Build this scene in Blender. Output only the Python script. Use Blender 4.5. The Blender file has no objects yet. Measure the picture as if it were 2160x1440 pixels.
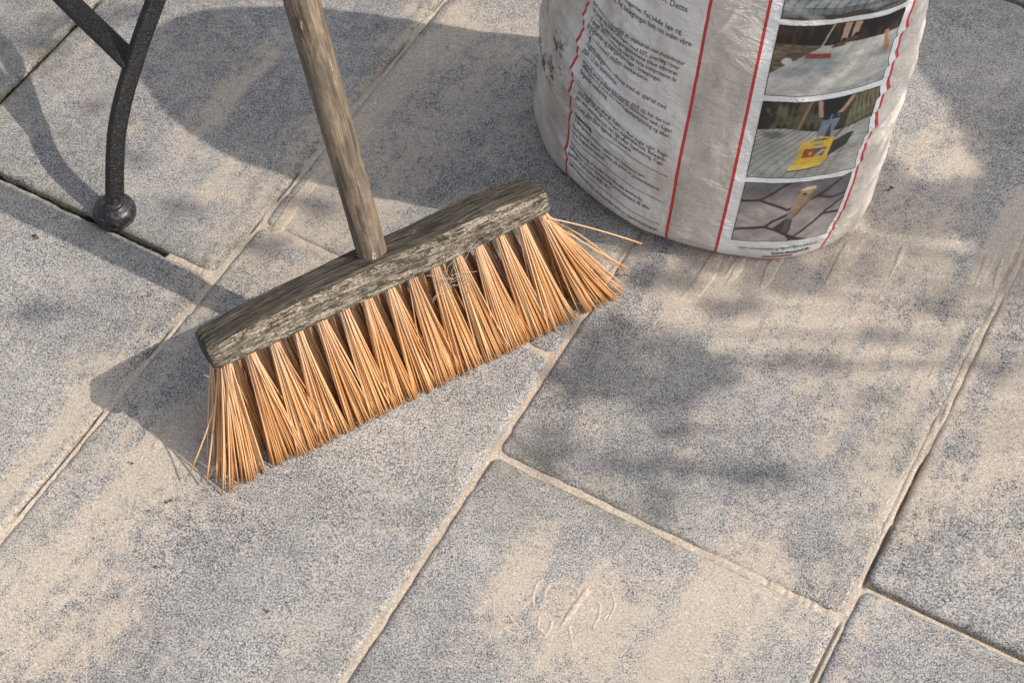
import bpy, math, random
import numpy as np
from mathutils import Vector
R_ = math.radians
sc = bpy.context.scene
col = sc.collection
rng = np.random.default_rng(7)
random.seed(7)

# ------------------------------------------------------------------ camera, sky, sun, exposure
CAM_H, PITCH, FPX = 1.527, R_(55.3), 3500.0
cam = bpy.data.cameras.new('camera')
cam.sensor_width = 36.0
cam.lens = 36.0 * FPX / 2160.0
cam.clip_start, cam.clip_end = 0.02, 500
cam.dof.use_dof = True
cam.dof.focus_distance = 1.72
cam.dof.aperture_fstop = 10
camo = bpy.data.objects.new('camera', cam)
camo.location = (0, 0, CAM_H)
camo.rotation_euler = (math.pi / 2 - PITCH, 0, 0)
col.objects.link(camo)
sc.camera = camo

SUN_EL = R_(44.4)
_h = np.array([.9748, -.2230])
SUN = np.array([_h[0] * math.cos(SUN_EL), _h[1] * math.cos(SUN_EL), math.sin(SUN_EL)])   # towards the sun
world = bpy.data.worlds.new('World')
sc.world = world
world.use_nodes = True
wn = world.node_tree
sky = wn.nodes.new('ShaderNodeTexSky')
sky.sky_type = 'NISHITA'
sky.sun_disc = False
sky.sun_elevation = SUN_EL
sky.sun_rotation = math.atan2(_h[0], _h[1])
sky.dust_density = 2.5
sky.air_density = 1.0
bg = wn.nodes['Background']
bg.inputs['Strength'].default_value = 0.15
hs = wn.nodes.new('ShaderNodeHueSaturation')          # camera white balance set for the open shade
hs.inputs['Saturation'].default_value = 0.50
wn.links.new(sky.outputs[0], hs.inputs['Color'])
wn.links.new(hs.outputs[0], bg.inputs['Color'])
sl = bpy.data.lights.new('sun', 'SUN')
sl.energy = 2.85
sl.angle = R_(0.55)
sl.color = (1.0, .915, .81)
so = bpy.data.objects.new('sun', sl)
so.rotation_euler = Vector(-SUN).to_track_quat('-Z', 'Y').to_euler()
so.location = (3, -.5, 4)
col.objects.link(so)
sc.view_settings.view_transform = 'Standard'
sc.view_settings.look = 'None'
sc.view_settings.gamma = 1
sc.view_settings.use_curve_mapping = False
sc.view_settings.exposure = 0.47
sc.cycles.use_denoising = True
sc.cycles.max_bounces = 8

# ------------------------------------------------------------------ helpers
def at(u, v, z=0.0):
    """where on the height z the survey photograph's point (u, v) lies"""
    sp, cp = math.sin(PITCH), math.cos(PITCH)
    a, b = (u - 1080) / FPX, (v - 720) / FPX
    d = np.array([a, cp - b * sp, -sp - b * cp])
    return np.array([0, 0, CAM_H]) + d * ((z - CAM_H) / d[2])

def hash2(ix, iy, seed):
    h = (ix.astype(np.int64) * 374761393 + iy.astype(np.int64) * 668265263 + seed * 974711) & 0x7fffffff
    h = ((h ^ (h >> 13)) * 1274126177) & 0x7fffffff
    h = ((h ^ (h >> 15)) * 1103515245) & 0x7fffffff
    return ((h ^ (h >> 16)) & 0xffff) / 65535.0

def vnoise(x, y, seed=0):
    x = np.asarray(x, float); y = np.asarray(y, float)
    ix, iy = np.floor(x), np.floor(y)
    fx, fy = x - ix, y - iy
    fx, fy = fx * fx * (3 - 2 * fx), fy * fy * (3 - 2 * fy)
    a, b = hash2(ix, iy, seed), hash2(ix + 1, iy, seed)
    c, d = hash2(ix, iy + 1, seed), hash2(ix + 1, iy + 1, seed)
    return (a * (1 - fx) + b * fx) * (1 - fy) + (c * (1 - fx) + d * fx) * fy

def fbm(x, y, seed=0, octs=4):
    t, amp, tot = 0, 1.0, 0
    for o in range(octs):
        t = t + amp * vnoise(x * 2 ** o, y * 2 ** o, seed + o * 17)
        tot += amp; amp *= .5
    return t / tot

def sstep(a, b, x):
    t = np.clip((x - a) / (b - a), 0, 1)
    return t * t * (3 - 2 * t)

def dist_poly(X, Y, pts):
    d = np.full(np.shape(X), 1e9)
    for (x0, y0), (x1, y1) in zip(pts[:-1], pts[1:]):
        dx, dy = x1 - x0, y1 - y0
        t = np.clip(((X - x0) * dx + (Y - y0) * dy) / (dx * dx + dy * dy + 1e-12), 0, 1)
        d = np.minimum(d, np.hypot(X - x0 - t * dx, Y - y0 - t * dy))
    return d

def tag(o, label=None, cat=None, group=None, kind=None):
    if label: o['label'] = label
    if cat: o['category'] = cat
    if group: o['group'] = group
    if kind: o['kind'] = kind
    return o

def empty(name, loc):
    o = bpy.data.objects.new(name, None)
    o.location = loc
    o.empty_display_size = .05
    col.objects.link(o)
    return o

def origin_of(o):
    p = np.zeros(3)
    while o is not None:
        p += np.array(o.location); o = o.parent
    return p

def mk(name, verts, faces, mat, parent=None, smooth=True, loc=None, attrs=None, uv=None):
    """world-space verts -> one mesh object with its own origin"""
    verts = np.asarray(verts, float)
    if loc is None:
        loc = verts.mean(0) if parent is None else origin_of(parent)
    loc = np.asarray(loc, float)
    me = bpy.data.meshes.new(name)
    me.from_pydata((verts - loc).tolist() if len(verts) < 20000 else (verts - loc).tolist(), [], faces if isinstance(faces, list) else faces.tolist())
    if smooth:
        me.polygons.foreach_set('use_smooth', np.ones(len(me.polygons), bool))
    for k, v in (attrs or {}).items():
        v = np.asarray(v, np.float32)
        if v.ndim == 2:
            a = me.attributes.new(k, 'FLOAT_COLOR', 'POINT')
            a.data.foreach_set('color', np.concatenate([v, np.ones((len(v), 1), np.float32)], 1).ravel())
        else:
            a = me.attributes.new(k, 'FLOAT', 'POINT')
            a.data.foreach_set('value', v.ravel())
    if uv is not None:
        l = me.uv_layers.new(name='UVMap')
        vi = np.zeros(len(me.loops), np.int32)
        me.loops.foreach_get('vertex_index', vi)
        l.data.foreach_set('uv', np.asarray(uv, np.float32)[vi].ravel())
    me.materials.append(mat)
    me.update()
    o = bpy.data.objects.new(name, me)
    if parent is None:
        o.location = loc
    else:
        o.parent = parent
        o.location = loc - origin_of(parent)
    col.objects.link(o)
    return o

def grid_faces(nu, nv, wrap=False):
    i = np.arange(nu if wrap else nu - 1)[:, None]
    j = np.arange(nv - 1)[None, :]
    i2 = (i + 1) % nu
    return np.stack([i * nv + j, i2 * nv + j, i2 * nv + j + 1, i * nv + j + 1], -1).reshape(-1, 4)

def frames(P):
    P = np.asarray(P, float)
    T = np.gradient(P, axis=0)
    T /= np.linalg.norm(T, axis=1)[:, None]
    ref = np.array([0, 0, 1.0]) if abs(T[0, 2]) < .9 else np.array([1.0, 0, 0])
    N = []
    n = ref - T[0] * (ref @ T[0]); n /= np.linalg.norm(n)
    for t in T:
        n = n - t * (n @ t); n /= np.linalg.norm(n); N.append(n)
    N = np.array(N)
    return T, N, np.cross(T, N)

def tube(P, r, sides=12, sq=None, cap=True):
    """verts, faces of a tube along P; r scalar or array; sq = (w, h) rounded flat section"""
    P = np.asarray(P, float)
    T, N, B = frames(P)
    r = np.broadcast_to(np.asarray(r, float), (len(P),))
    t = np.linspace(0, 2 * np.pi, sides, endpoint=False)
    c, s = np.cos(t), np.sin(t)
    if sq:
        e = .45
        c, s = np.sign(c) * abs(c) ** e * sq[0], np.sign(s) * abs(s) ** e * sq[1]
    V = P[:, None] + r[:, None, None] * (N[:, None] * c[None, :, None] + B[:, None] * s[None, :, None])
    n = len(P)
    F = []
    for i in range(n - 1):
        for j in range(sides):
            k = (j + 1) % sides
            F.append([i * sides + j, i * sides + k, (i + 1) * sides + k, (i + 1) * sides + j])
    if cap:
        F.append(list(range(sides))[::-1]); F.append([(n - 1) * sides + j for j in range(sides)])
    return V.reshape(-1, 3), F

def spline(pts, n=12):
    p = np.array(pts, float)
    q = np.concatenate([[2 * p[0] - p[1]], p, [2 * p[-1] - p[-2]]])
    out = []
    for i in range(1, len(q) - 2):
        t = np.linspace(0, 1, n, endpoint=False)[:, None]
        p0, p1, p2, p3 = q[i - 1], q[i], q[i + 1], q[i + 2]
        out.append(.5 * (2 * p1 + (p2 - p0) * t + (2 * p0 - 5 * p1 + 4 * p2 - p3) * t ** 2 + (3 * p1 - p0 - 3 * p2 + p3) * t ** 3))
    out.append(p[-1:])
    return np.concatenate(out)

# ------------------------------------------------------------------ materials
class NT:
    def __init__(s, name, rough=.8, spec=.3):
        s.m = bpy.data.materials.new(name)
        s.m.use_nodes = True
        s.t = s.m.node_tree
        s.b = s.t.nodes['Principled BSDF']
        s.b.inputs['Roughness'].default_value = rough
        s.b.inputs['Specular IOR Level'].default_value = spec
        s.coord = None
    def n(s, typ, **kw):
        x = s.t.nodes.new(typ)
        for k, v in kw.items():
            setattr(x, k, v)
        return x
    def put(s, sock, v):
        if v is None: return
        if isinstance(v, bpy.types.NodeSocket): s.t.links.new(v, sock)
        else:
            if sock.type == 'RGBA' and isinstance(v, (tuple, list)) and len(v) == 3: v = (*v, 1)
            sock.default_value = v
    def obj(s):
        if s.coord is None:
            s.coord = s.n('ShaderNodeTexCoord')
        return s.coord.outputs['Object']
    def pos(s):
        return s.n('ShaderNodeNewGeometry').outputs['Position']
    def mapping(s, vec, scale=(1, 1, 1), rot=(0, 0, 0), loc=(0, 0, 0)):
        m = s.n('ShaderNodeMapping')
        s.put(m.inputs['Vector'], vec)
        m.inputs['Scale'].default_value = scale
        m.inputs['Rotation'].default_value = rot
        m.inputs['Location'].default_value = loc
        return m.outputs[0]
    def noise(s, vec, scale, detail=3, rough=.55, dist=0):
        x = s.n('ShaderNodeTexNoise')
        s.put(x.inputs['Vector'], vec)
        x.inputs['Scale'].default_value = scale
        x.inputs['Detail'].default_value = detail
        x.inputs['Roughness'].default_value = rough
        x.inputs['Distortion'].default_value = dist
        return x.outputs[0]
    def voro(s, vec, scale, feat='F1', out='Distance'):
        x = s.n('ShaderNodeTexVoronoi', feature=feat)
        s.put(x.inputs['Vector'], vec)
        x.inputs['Scale'].default_value = scale
        return x.outputs[out]
    def ramp(s, fac, stops, interp='LINEAR'):
        x = s.n('ShaderNodeValToRGB')
        s.put(x.inputs[0], fac)
        cr = x.color_ramp
        cr.interpolation = interp
        while len(cr.elements) < len(stops): cr.elements.new(.5)
        for e, (p, c) in zip(cr.elements, stops):
            e.position = p
            e.color = (*c, 1) if isinstance(c, (tuple, list)) else (c, c, c, 1)
        return x.outputs[0]
    def mix(s, fac, a, b, mode='MIX'):
        x = s.n('ShaderNodeMix', data_type='RGBA', blend_type=mode)
        s.put(x.inputs[0], fac); s.put(x.inputs[6], a); s.put(x.inputs[7], b)
        return x.outputs[2]
    def math(s, op, a, b=None, c=None, clamp=False):
        x = s.n('ShaderNodeMath', operation=op, use_clamp=clamp)
        s.put(x.inputs[0], a); s.put(x.inputs[1], b)
        if c is not None: s.put(x.inputs[2], c)
        return x.outputs[0]
    def smooth(s, v, lo, hi):
        x = s.n('ShaderNodeMapRange', interpolation_type='SMOOTHSTEP')
        s.put(x.inputs[0], v)
        x.inputs[1].default_value = lo; x.inputs[2].default_value = hi
        return x.outputs[0]
    def attr(s, name, out='Fac'):
        return s.n('ShaderNodeAttribute', attribute_name=name).outputs[out]
    def rand(s):
        return s.n('ShaderNodeObjectInfo').outputs['Random']
    def bump(s, h, dist, strength=1.0):
        x = s.n('ShaderNodeBump')
        s.put(x.inputs['Height'], h)
        x.inputs['Distance'].default_value = dist
        x.inputs['Strength'].default_value = strength
        s.t.links.new(x.outputs[0], s.b.inputs['Normal'])
    def base(s, c): s.put(s.b.inputs['Base Color'], c)

def sand_colour(m, vec):
    g1 = m.noise(vec, 900, 2, .7)
    g2 = m.voro(vec, 560, out='Color')
    sep = m.n('ShaderNodeSeparateColor'); m.put(sep.inputs[0], g2)
    g3 = m.noise(vec, 380, 2, .6)
    c = m.ramp(m.math('ADD', m.math('MULTIPLY', g1, .6), m.math('MULTIPLY', g3, .4)), [(.36, (.265, .215, .163)), (.49, (.455, .385, .308)), (.60, (.61, .533, .443))])
    spark = m.math('MULTIPLY', m.math('GREATER_THAN', sep.outputs[0], .965), .7)
    c = m.mix(spark, c, (.72, .68, .62))
    dark = m.math('MULTIPLY', m.math('GREATER_THAN', sep.outputs[1], .965), .6)
    c = m.mix(dark, c, (.24, .15, .09))
    big = m.noise(vec, 9, 3, .6)
    return m.mix(m.math('MULTIPLY', big, .45), c, (.41, .345, .275)), g1

def mat_stone(with_attr=True):
    m = NT('granite slab' if with_attr else 'granite slab plain', .82, .25)
    v = m.obj()
    rnd = m.rand()
    off = m.n('ShaderNodeVectorMath', operation='ADD')
    m.put(off.inputs[0], v)
    cmb = m.n('ShaderNodeCombineXYZ'); m.put(cmb.inputs[0], m.math('MULTIPLY', rnd, 37.0)); m.put(cmb.inputs[1], m.math('MULTIPLY', rnd, 11.0))
    m.put(off.inputs[1], cmb.outputs[0])
    v = off.outputs[0]
    n1 = m.noise(v, 450, 4, .70, .2)
    n2 = m.noise(v, 900, 2, .8)
    n3 = m.noise(v, 42, 5, .72, .4)
    n7 = m.noise(v, 120, 4, .7, .3)
    n4 = m.noise(v, 5.5, 4, .6)
    g = m.math('ADD', m.math('MULTIPLY', n1, .56), m.math('MULTIPLY', n2, .44))
    g = m.math('ADD', g, m.math('MULTIPLY', m.math('SUBTRACT', n3, .5), .11))
    g = m.math('ADD', g, m.math('MULTIPLY', m.math('SUBTRACT', n7, .5), .11))
    g = m.math('ADD', g, m.math('MULTIPLY', m.math('SUBTRACT', n4, .5), .11))
    c = m.ramp(g, [(.385, (.038, .039, .040)), (.445, (.135, .135, .135)), (.49, (.255, .251, .246)), (.535, (.375, .367, .356)), (.60, (.54, .527, .508))])
    tone = m.ramp(n4, [(.3, (.92, .935, .955)), (.7, (1.0, .992, .975))])
    c = m.mix(1.0, c, tone, 'MULTIPLY')
    n6 = m.noise(v, 2.6, 5, .62, .8)
    c = m.mix(1.0, c, m.ramp(n6, [(.36, (.82, .825, .83)), (.52, (.98, .975, .97)), (.66, (1.06, 1.045, 1.02))]), 'MULTIPLY')
    tint = m.ramp(rnd, [(0, (.90, .905, .92)), (1, (1.05, 1.035, 1.01))])
    c = m.mix(1.0, c, tint, 'MULTIPLY')
    # dark mineral nests and small chips
    vd = m.voro(v, 46)
    nest = m.math('MULTIPLY', m.smooth(vd, .20, .06), m.smooth(m.noise(v, 13, 2), .60, .72))
    c = m.mix(m.math('MULTIPLY', nest, .55), c, (.075, .075, .075))
    h = g
    if with_attr:
        st = m.attr('stain')
        c = m.mix(m.math('MULTIPLY', st, m.math('ADD', .35, m.math('MULTIPLY', n3, .8)), clamp=True), c, m.mix(n1, (.075, .072, .045), (.20, .185, .12)))
        sc_, sg = sand_colour(m, v)
        sa = m.attr('sand')
        n5 = m.noise(v, 560, 3, .75)
        f = m.math('ADD', sa, m.math('MULTIPLY', m.math('SUBTRACT', g, .5), 1.6))
        f = m.math('ADD', f, m.math('MULTIPLY', m.math('SUBTRACT', n5, .5), 3.2))
        f = m.math('ADD', f, m.math('MULTIPLY', m.math('SUBTRACT', n3, .5), 1.7))
        f = m.math('ADD', f, m.math('MULTIPLY', m.math('SUBTRACT', n7, .5), 1.1))
        f = m.math('MULTIPLY', m.smooth(f, .18, .90), .80)
        c = m.mix(f, c, sc_)
        h = m.math('ADD', m.math('MULTIPLY', g, m.math('SUBTRACT', 1.0, m.math('MULTIPLY', f, .6))), m.math('MULTIPLY', sg, m.math('MULTIPLY', f, .5)))
    m.base(c)
    m.bump(h, .0016, .55)
    return m.m

def mat_sand():
    m = NT('jointing sand', .93, .15)
    v = m.pos()
    c, g = sand_colour(m, v)
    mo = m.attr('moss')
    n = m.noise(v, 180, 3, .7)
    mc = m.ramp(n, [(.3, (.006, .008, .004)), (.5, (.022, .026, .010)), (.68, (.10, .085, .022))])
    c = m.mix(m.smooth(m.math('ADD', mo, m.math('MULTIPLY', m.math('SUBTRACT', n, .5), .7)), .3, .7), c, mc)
    m.base(c)
    m.bump(m.math('ADD', g, m.math('MULTIPLY', m.noise(v, 260, 3), .6)), .0012, .6)
    return m.m

M_STONE, M_STONE_PLAIN, M_SAND = mat_stone(True), mat_stone(False), mat_sand()

# ------------------------------------------------------------------ patio: courses of slabs, laid in the (a, c) frame
TH = R_(60.9)
AV = np.array([math.cos(TH), math.sin(TH)])
CV = np.array([AV[1], -AV[0]])
COURSES = [-2.450, -2.050, -1.650, -1.250, -.8575, -.463, -.0585, .345, .745, 1.145, 1.545]
JOINTS = {  # course index -> joints along a
    3: [.838], 4: [.929], 5: [.790, 1.716], 6: [.836]}
GAP = .0080

STROKES = [
 ([(0,1110),(230,850),(440,600),(640,370),(900,40)], 78, 1.0), ([(0,1230),(180,1080),(330,960)], 140, .72),
 ([(0,1420),(250,1330)], 90, .5), ([(700,330),(860,260),(1000,120)], 120, .72), ([(820,430),(980,350),(1090,260)], 100, .5), ([(430,380),(560,430),(720,480)], 80, .66),
 ([(430,300),(600,120)], 70, .60), ([(1280,590),(1420,575),(1600,570),(1800,570),(2020,570)], 75, .95),
 ([(1640,660),(1800,720),(1980,800)], 120, .78), ([(1890,1080),(1960,940),(2060,740),(2160,560)], 85, 1.05),
 ([(1870,340),(2000,310),(2120,420)], 85, .62), ([(1180,1330),(1400,1320),(1560,1260),(1720,1250)], 105, .88), ([(1350,1430),(1650,1400)], 90, .55),
 ([(1090,1240),(1250,1290)], 85, .62), ([(2000,1050),(2140,1000)], 80, .55), ([(2080,900),(2160,820)], 80, .75),
 ([(1780,880),(1900,960)], 90, .75), ([(330,930),(560,800)], 70, .5), ([(1300,510),(1500,548),(1700,572),(1830,500)], 45, 1.0),
 ([(1380,640),(1480,620)], 55, .7), ([(2050,1200),(2160,1150)], 60, .3), ([(1900,480),(2100,520)], 90, .6),
 ([(60,900),(330,700)], 110, .35), ([(480,560),(640,620)], 60, .55), ([(1200,650),(1290,600)], 40, .55)]
_ST = [([tuple(at(*q)[:2]) for q in p], w * .00052, s) for p, w, s in STROKES]

def sand_amount(X, Y):
    wx = X + .03 * (fbm(X * 9, Y * 9, 3) - .5); wy = Y + .03 * (fbm(X * 9, Y * 9, 5) - .5)
    t = np.zeros(X.shape)
    for p, w, s in _ST:
        t = t + s * np.exp(-(dist_poly(wx, wy, p) / w) ** 2)
    t = 1.15 * (1 - np.exp(-t))
    ca, cc = X * AV[0] + Y * AV[1], X * CV[0] + Y * CV[1]
    bend = .35 * fbm(X * 2.2, Y * 2.2, 9, 2) + .05 * fbm(X * 13, Y * 13, 10, 3)
    streak = .6 * sstep(.40, .58, fbm(ca * 2.6 + 6 * bend, (cc + .16 * bend) * 24, 21, 4)) + .4 * sstep(.40, .58, fbm(ca * 6, (cc + .16 * bend) * 80, 27, 3))
    lump = fbm(X * 22, Y * 22, 31, 5)
    return np.clip(t * (.24 + 1.0 * streak + .40 * lump) + .16 * sstep(.5, .75, lump) + .26 * streak - .06, 0, 1.6)

def joint_dist(X, Y):
    """distance to the nearest joint edge (negative inside a joint) and openness of that joint"""
    ca, cc = X * AV[0] + Y * AV[1], X * CV[0] + Y * CV[1]
    wob = .0016 * (fbm(X * 55, Y * 55, 77, 3) - .5)
    d = np.full(X.shape, 1e9); op = np.zeros(X.shape)
    for c in COURSES:
        e = abs(cc - c) - GAP / 2
        o = .62 if abs(c + 1.25) < .01 else 0.
        op = np.where(e < d, o * (.35 + .9 * fbm(X * 14, Y * 14, 4)), op); d = np.minimum(d, e)
    for k, js in JOINTS.items():
        ins = (cc > COURSES[k]) & (cc < COURSES[k + 1])
        for j in js:
            e = np.where(ins, abs(ca - j) - GAP / 2, 1e9)
            o = np.zeros(X.shape)
            if k == 3: o = sstep(-.915, -.945, cc)
            if j > 1.5: o = np.ones(X.shape)
            op = np.where(e < d, o, op); d = np.minimum(d, e)
    return d + wob, op

def stain_amount(X, Y):
    d, op = joint_dist(X, Y)
    n = fbm(X * 12, Y * 12, 55, 4)
    s = np.exp(-np.clip(d, 0, 1) / .018) * sstep(.45, .75, n) * .75
    p = at(1120, 930)[:2]; q = at(1210, 985)[:2]
    s += 1.1 * np.exp(-(dist_poly(X, Y, [tuple(p), tuple(q)]) / .036) ** 2) * sstep(.36, .65, fbm(X * 30, Y * 30, 8))
    r = at(1070, 1010)[:2]
    s += .45 * np.exp(-(np.hypot(X - r[0], Y - r[1]) / .03) ** 2) * n
    s += op * .7 * np.exp(-np.clip(d, 0, 1) / .012) * n * 1.4
    s += .28 * sstep(.62, .78, fbm(X * 6 + 9, Y * 6, 91, 5))
    return np.clip(s, 0, .95)

_in = [(-.758, .562), (.757, .562), (.757, 1.717), (-.758, 1.717)]
_out = [(-4, -2.5), (4, -2.5), (4, 5), (-4, 5)]
patio_bed = mk('patio', [(x, y, -.006) for x, y in _out] + [(x, y, -.006) for x, y in _in] + [(x, y, -.05) for x, y in _in],
               [[i, (i + 1) % 4, 4 + (i + 1) % 4, 4 + i] for i in range(4)] + [[4 + i, 4 + (i + 1) % 4, 8 + (i + 1) % 4, 8 + i] for i in range(4)] + [[8, 9, 10, 11]],
               M_SAND, smooth=False, loc=(0, 1, -.05), attrs={'moss': np.zeros(12)})
tag(patio_bed, 'sand bed carrying the courses of grey granite paving slabs', kind='structure')

def lines_for(L, step):
    k = max(2, int(round((L - .016) / step)))
    return np.concatenate([[0, .0010, .0026, .0050], np.linspace(.008, L - .008, k), [L - .0050, L - .0026, L - .0010, L]])

def slab(c0, c1, a0, a1, dz, step=.006, mat=None, seed=0, attr=True):
    c0 += GAP / 2; c1 -= GAP / 2; a0 += GAP / 2; a1 -= GAP / 2
    W, L = c1 - c0, a1 - a0
    lc, la = lines_for(W, step), lines_for(L, step)
    Gc, Ga = np.meshgrid(lc, la, indexing='ij')
    r = .011
    pc, pa = Gc - W / 2, Ga - L / 2
    qc, qa = abs(pc) - (W / 2 - r), abs(pa) - (L / 2 - r)
    m = (qc > 0) & (qa > 0)
    vx, vy = np.where(m, qc, 0) / r, np.where(m, qa, 0) / r
    ln = np.maximum(np.hypot(vx, vy), 1e-9); k = np.maximum(vx, vy) / ln
    pc = np.where(m, np.sign(pc) * (W / 2 - r + vx * k * r), pc)
    pa = np.where(m, np.sign(pa) * (L / 2 - r + vy * k * r), pa)
    e = np.minimum(np.minimum(Gc, W - Gc), np.minimum(Ga, L - Ga))
    cc, aa = pc + (c0 + c1) / 2, pa + (a0 + a1) / 2
    X, Y = aa * AV[0] + cc * CV[0], aa * AV[1] + cc * CV[1]
    wob = np.clip(1 - e / .03, 0, 1)
    X = X + wob * (.0026 * (fbm(X * 70, Y * 70, 11 + seed, 3) - .5)); Y = Y + wob * (.0026 * (fbm(X * 70, Y * 70, 41 + seed, 3) - .5))
    Z = dz - .0032 * np.clip(1 - e / .0052, 0, 1) ** 2.0 + .0009 * (fbm(X * 22, Y * 22, 5 + seed) - .5)
    Z = Z - .0022 * np.clip(1 - e / .009, 0, 1) * sstep(.58, .75, fbm(X * 60, Y * 60, 61 + seed, 3))
    nu, nv = Gc.shape
    V = np.stack([X, Y, Z], -1).reshape(-1, 3)
    F = grid_faces(nu, nv)
    per = [i * nv for i in range(nu)] + [(nu - 1) * nv + j for j in range(1, nv)] + [i * nv + nv - 1 for i in range(nu - 2, -1, -1)] + [j for j in range(nv - 2, 0, -1)]
    low = V[per].copy(); low[:, 2] = -.045
    b = len(V); n = len(per)
    V = np.concatenate([V, low])
    W4 = [[per[i], b + i, b + (i + 1) % n, per[(i + 1) % n]] for i in range(n)]
    at_ = None
    if attr:
        x, y = V[:, 0], V[:, 1]
        at_ = {'sand': sand_amount(x, y), 'stain': stain_amount(x, y)}
    ctr = np.array([(a0 + a1) / 2 * AV[0] + (c0 + c1) / 2 * CV[0], (a0 + a1) / 2 * AV[1] + (c0 + c1) / 2 * CV[1], 0])
    return mk('paving_slab', V, F.tolist() + W4, mat or M_STONE, patio_bed, loc=ctr, attrs=at_)

A_LO, A_HI = -1.6, 3.6
for k in range(len(COURSES) - 1):
    js = list(JOINTS.get(k, []))
    ph = js[0] if js else .5 + .37 * (k % 3)
    lo = ph
    js_all = [ph]
    while js_all[0] > A_LO: js_all.insert(0, js_all[0] - .80)
    last = js[-1] if js else ph
    if len(js) > 1: js_all += js[1:]
    while js_all[-1] < A_HI: js_all.append(js_all[-1] + .80)
    if k == 5: js_all = [j for j in js_all]
    for i, (p, q) in enumerate(zip(js_all[:-1], js_all[1:])):
        vis = 3 <= k <= 6 and q > .2 and p < 1.9 or k == 2 and .8 < q and p < 1.8
        dz = .0006 * (random.random() - .5)
        if k == 6 and abs(p - .836) < .01: dz = .0016
        slab(COURSES[k], COURSES[k + 1], p, q, dz, step=.006 if vis else .09, seed=k * 13 + i, attr=True)

# sand swept over the slabs and down into the joints
xs = np.arange(-.76, .76, .0016); ys = np.arange(.56, 1.72, .0016)
GX, GY = np.meshgrid(xs, ys, indexing='ij')
d, op = joint_dist(GX, GY)
sa = sand_amount(GX, GY)
inj = sstep(.0015, -.0005, d)
bead = np.clip(-d / (GAP / 2), 0, 1)
zj = -.0042 + .0009 * np.sqrt(bead) + .0022 * (fbm(GX * 70, GY * 70, 15, 4) - .5) - .0014 * sstep(.5, .8, fbm(GX * 11, GY * 11, 66))
zj = zj + .0026 * sstep(.25, .9, sa)
cc_, ca_ = GX * CV[0] + GY * CV[1], GX * AV[0] + GY * AV[1]
wv = .0012 * (fbm(GX * 28, GY * 28, 12) - .5)
crack = sstep(.0028, .0010, abs(cc_ + .0585 - .0026 + wv)) * sstep(.832, .838, ca_) * sstep(1.06, 1.0, ca_) * sstep(.25, .45, fbm(GX * 18, GY * 18, 13))
crack = np.maximum(crack, sstep(.0028, .0010, abs(ca_ - .836 - .0026 + wv)) * sstep(-.058, -.052, cc_))
crack = np.maximum(crack, sstep(.0024, .0008, abs(cc_ + .8575 + .0028 + wv)) * sstep(.48, .62, fbm(GX * 12, GY * 12, 14)))
crack = np.maximum(crack, sstep(.0024, .0008, abs(cc_ + .0585 + .0028 + wv)) * sstep(.55, .75, fbm(GX * 12, GY * 12, 19)) * (ca_ < .80) * .6)
zj = zj - .009 * crack
zj = zj * (1 - op) + op * (-.020 + .012 * fbm(GX * 90, GY * 90, 16))
zs = -.0040 + .0052 * sstep(.95, 1.55, sa + .10 * (fbm(GX * 130, GY * 130, 18, 2) - .5))
GZ = np.where(inj > .01, np.maximum(zj, np.where(op < .3, zs, -1)), np.minimum(zs, np.where(d < .004, .0004, 1)))
GZ = GZ - .008 * crack * (d < .0015)
keep = (GZ > -.0031) | (d < .004)
F = grid_faces(*GX.shape)
kv = keep.ravel()
F = F[kv[F].any(1)]
used = np.unique(F)
remap = np.full(GX.size, -1); remap[used] = np.arange(len(used))
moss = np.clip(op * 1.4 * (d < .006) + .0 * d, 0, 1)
V = np.stack([GX, GY, GZ], -1).reshape(-1, 3)[used]
o = mk('swept_sand', V, remap[F], M_SAND, loc=(0, 1.1, 0), attrs={'moss': moss.ravel()[used]})
tag(o, 'pale yellow jointing sand swept over the slabs and into their joints', 'sand', kind='stuff')

def arc(cx, cy, rx, ry, a0, a1, n=26):
    t = np.radians(np.linspace(a0, a1, n))
    return [tuple(at(cx + rx * math.cos(q), cy + ry * math.sin(q))[:2]) for q in t]
RIDGES = [arc(1183, 1258, 35, 31, -200, 100), arc(1237, 1287, 32, 28, 150, 330), arc(1250, 1275, 44, 50, -130, 40),
          arc(1110, 1280, 70, 60, 195, 100), arc(1125, 1285, 52, 44, 200, 120), [tuple(at(*q)[:2]) for q in ((1137, 1300), (1136, 1322), (1148, 1342), (1158, 1330), (1164, 1310))],
          [tuple(at(*q)[:2]) for q in ((1202, 1322), (1203, 1340), (1209, 1364))], [tuple(at(*q)[:2]) for q in ((1266, 1275), (1262, 1300), (1250, 1325))],
          [tuple(at(*q)[:2]) for q in ((1100, 1280), (1120, 1262))], arc(1150, 1262, 26, 40, 160, 260)]
c0 = at(1165, 1290)[:2]
xs = np.arange(c0[0] - .085, c0[0] + .085, .0008); ys = np.arange(c0[1] - .055, c0[1] + .055, .0008)
GX, GY = np.meshgrid(xs, ys, indexing='ij')
wx = GX + .004 * (fbm(GX * 60, GY * 60, 2) - .5); wy = GY + .004 * (fbm(GX * 60, GY * 60, 4) - .5)
hz = np.full(GX.shape, -.0025)
for i, p in enumerate(RIDGES):
    wd = .0036 * (.75 + .5 * fbm(GX * 40, GY * 40, 70 + i))
    hz = np.maximum(hz, -.0025 + .0030 * np.exp(-(dist_poly(wx, wy, p) / wd) ** 2) * (.75 + .45 * fbm(GX * 45, GY * 45, 90 + i)))
hz += .0007 * (fbm(GX * 400, GY * 400, 6, 2) - .5)
F = grid_faces(*GX.shape)
kv = (hz > -.0012).ravel()
F = F[kv[F].any(1)]
used = np.unique(F); remap = np.full(GX.size, -1); remap[used] = np.arange(len(used))
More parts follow.
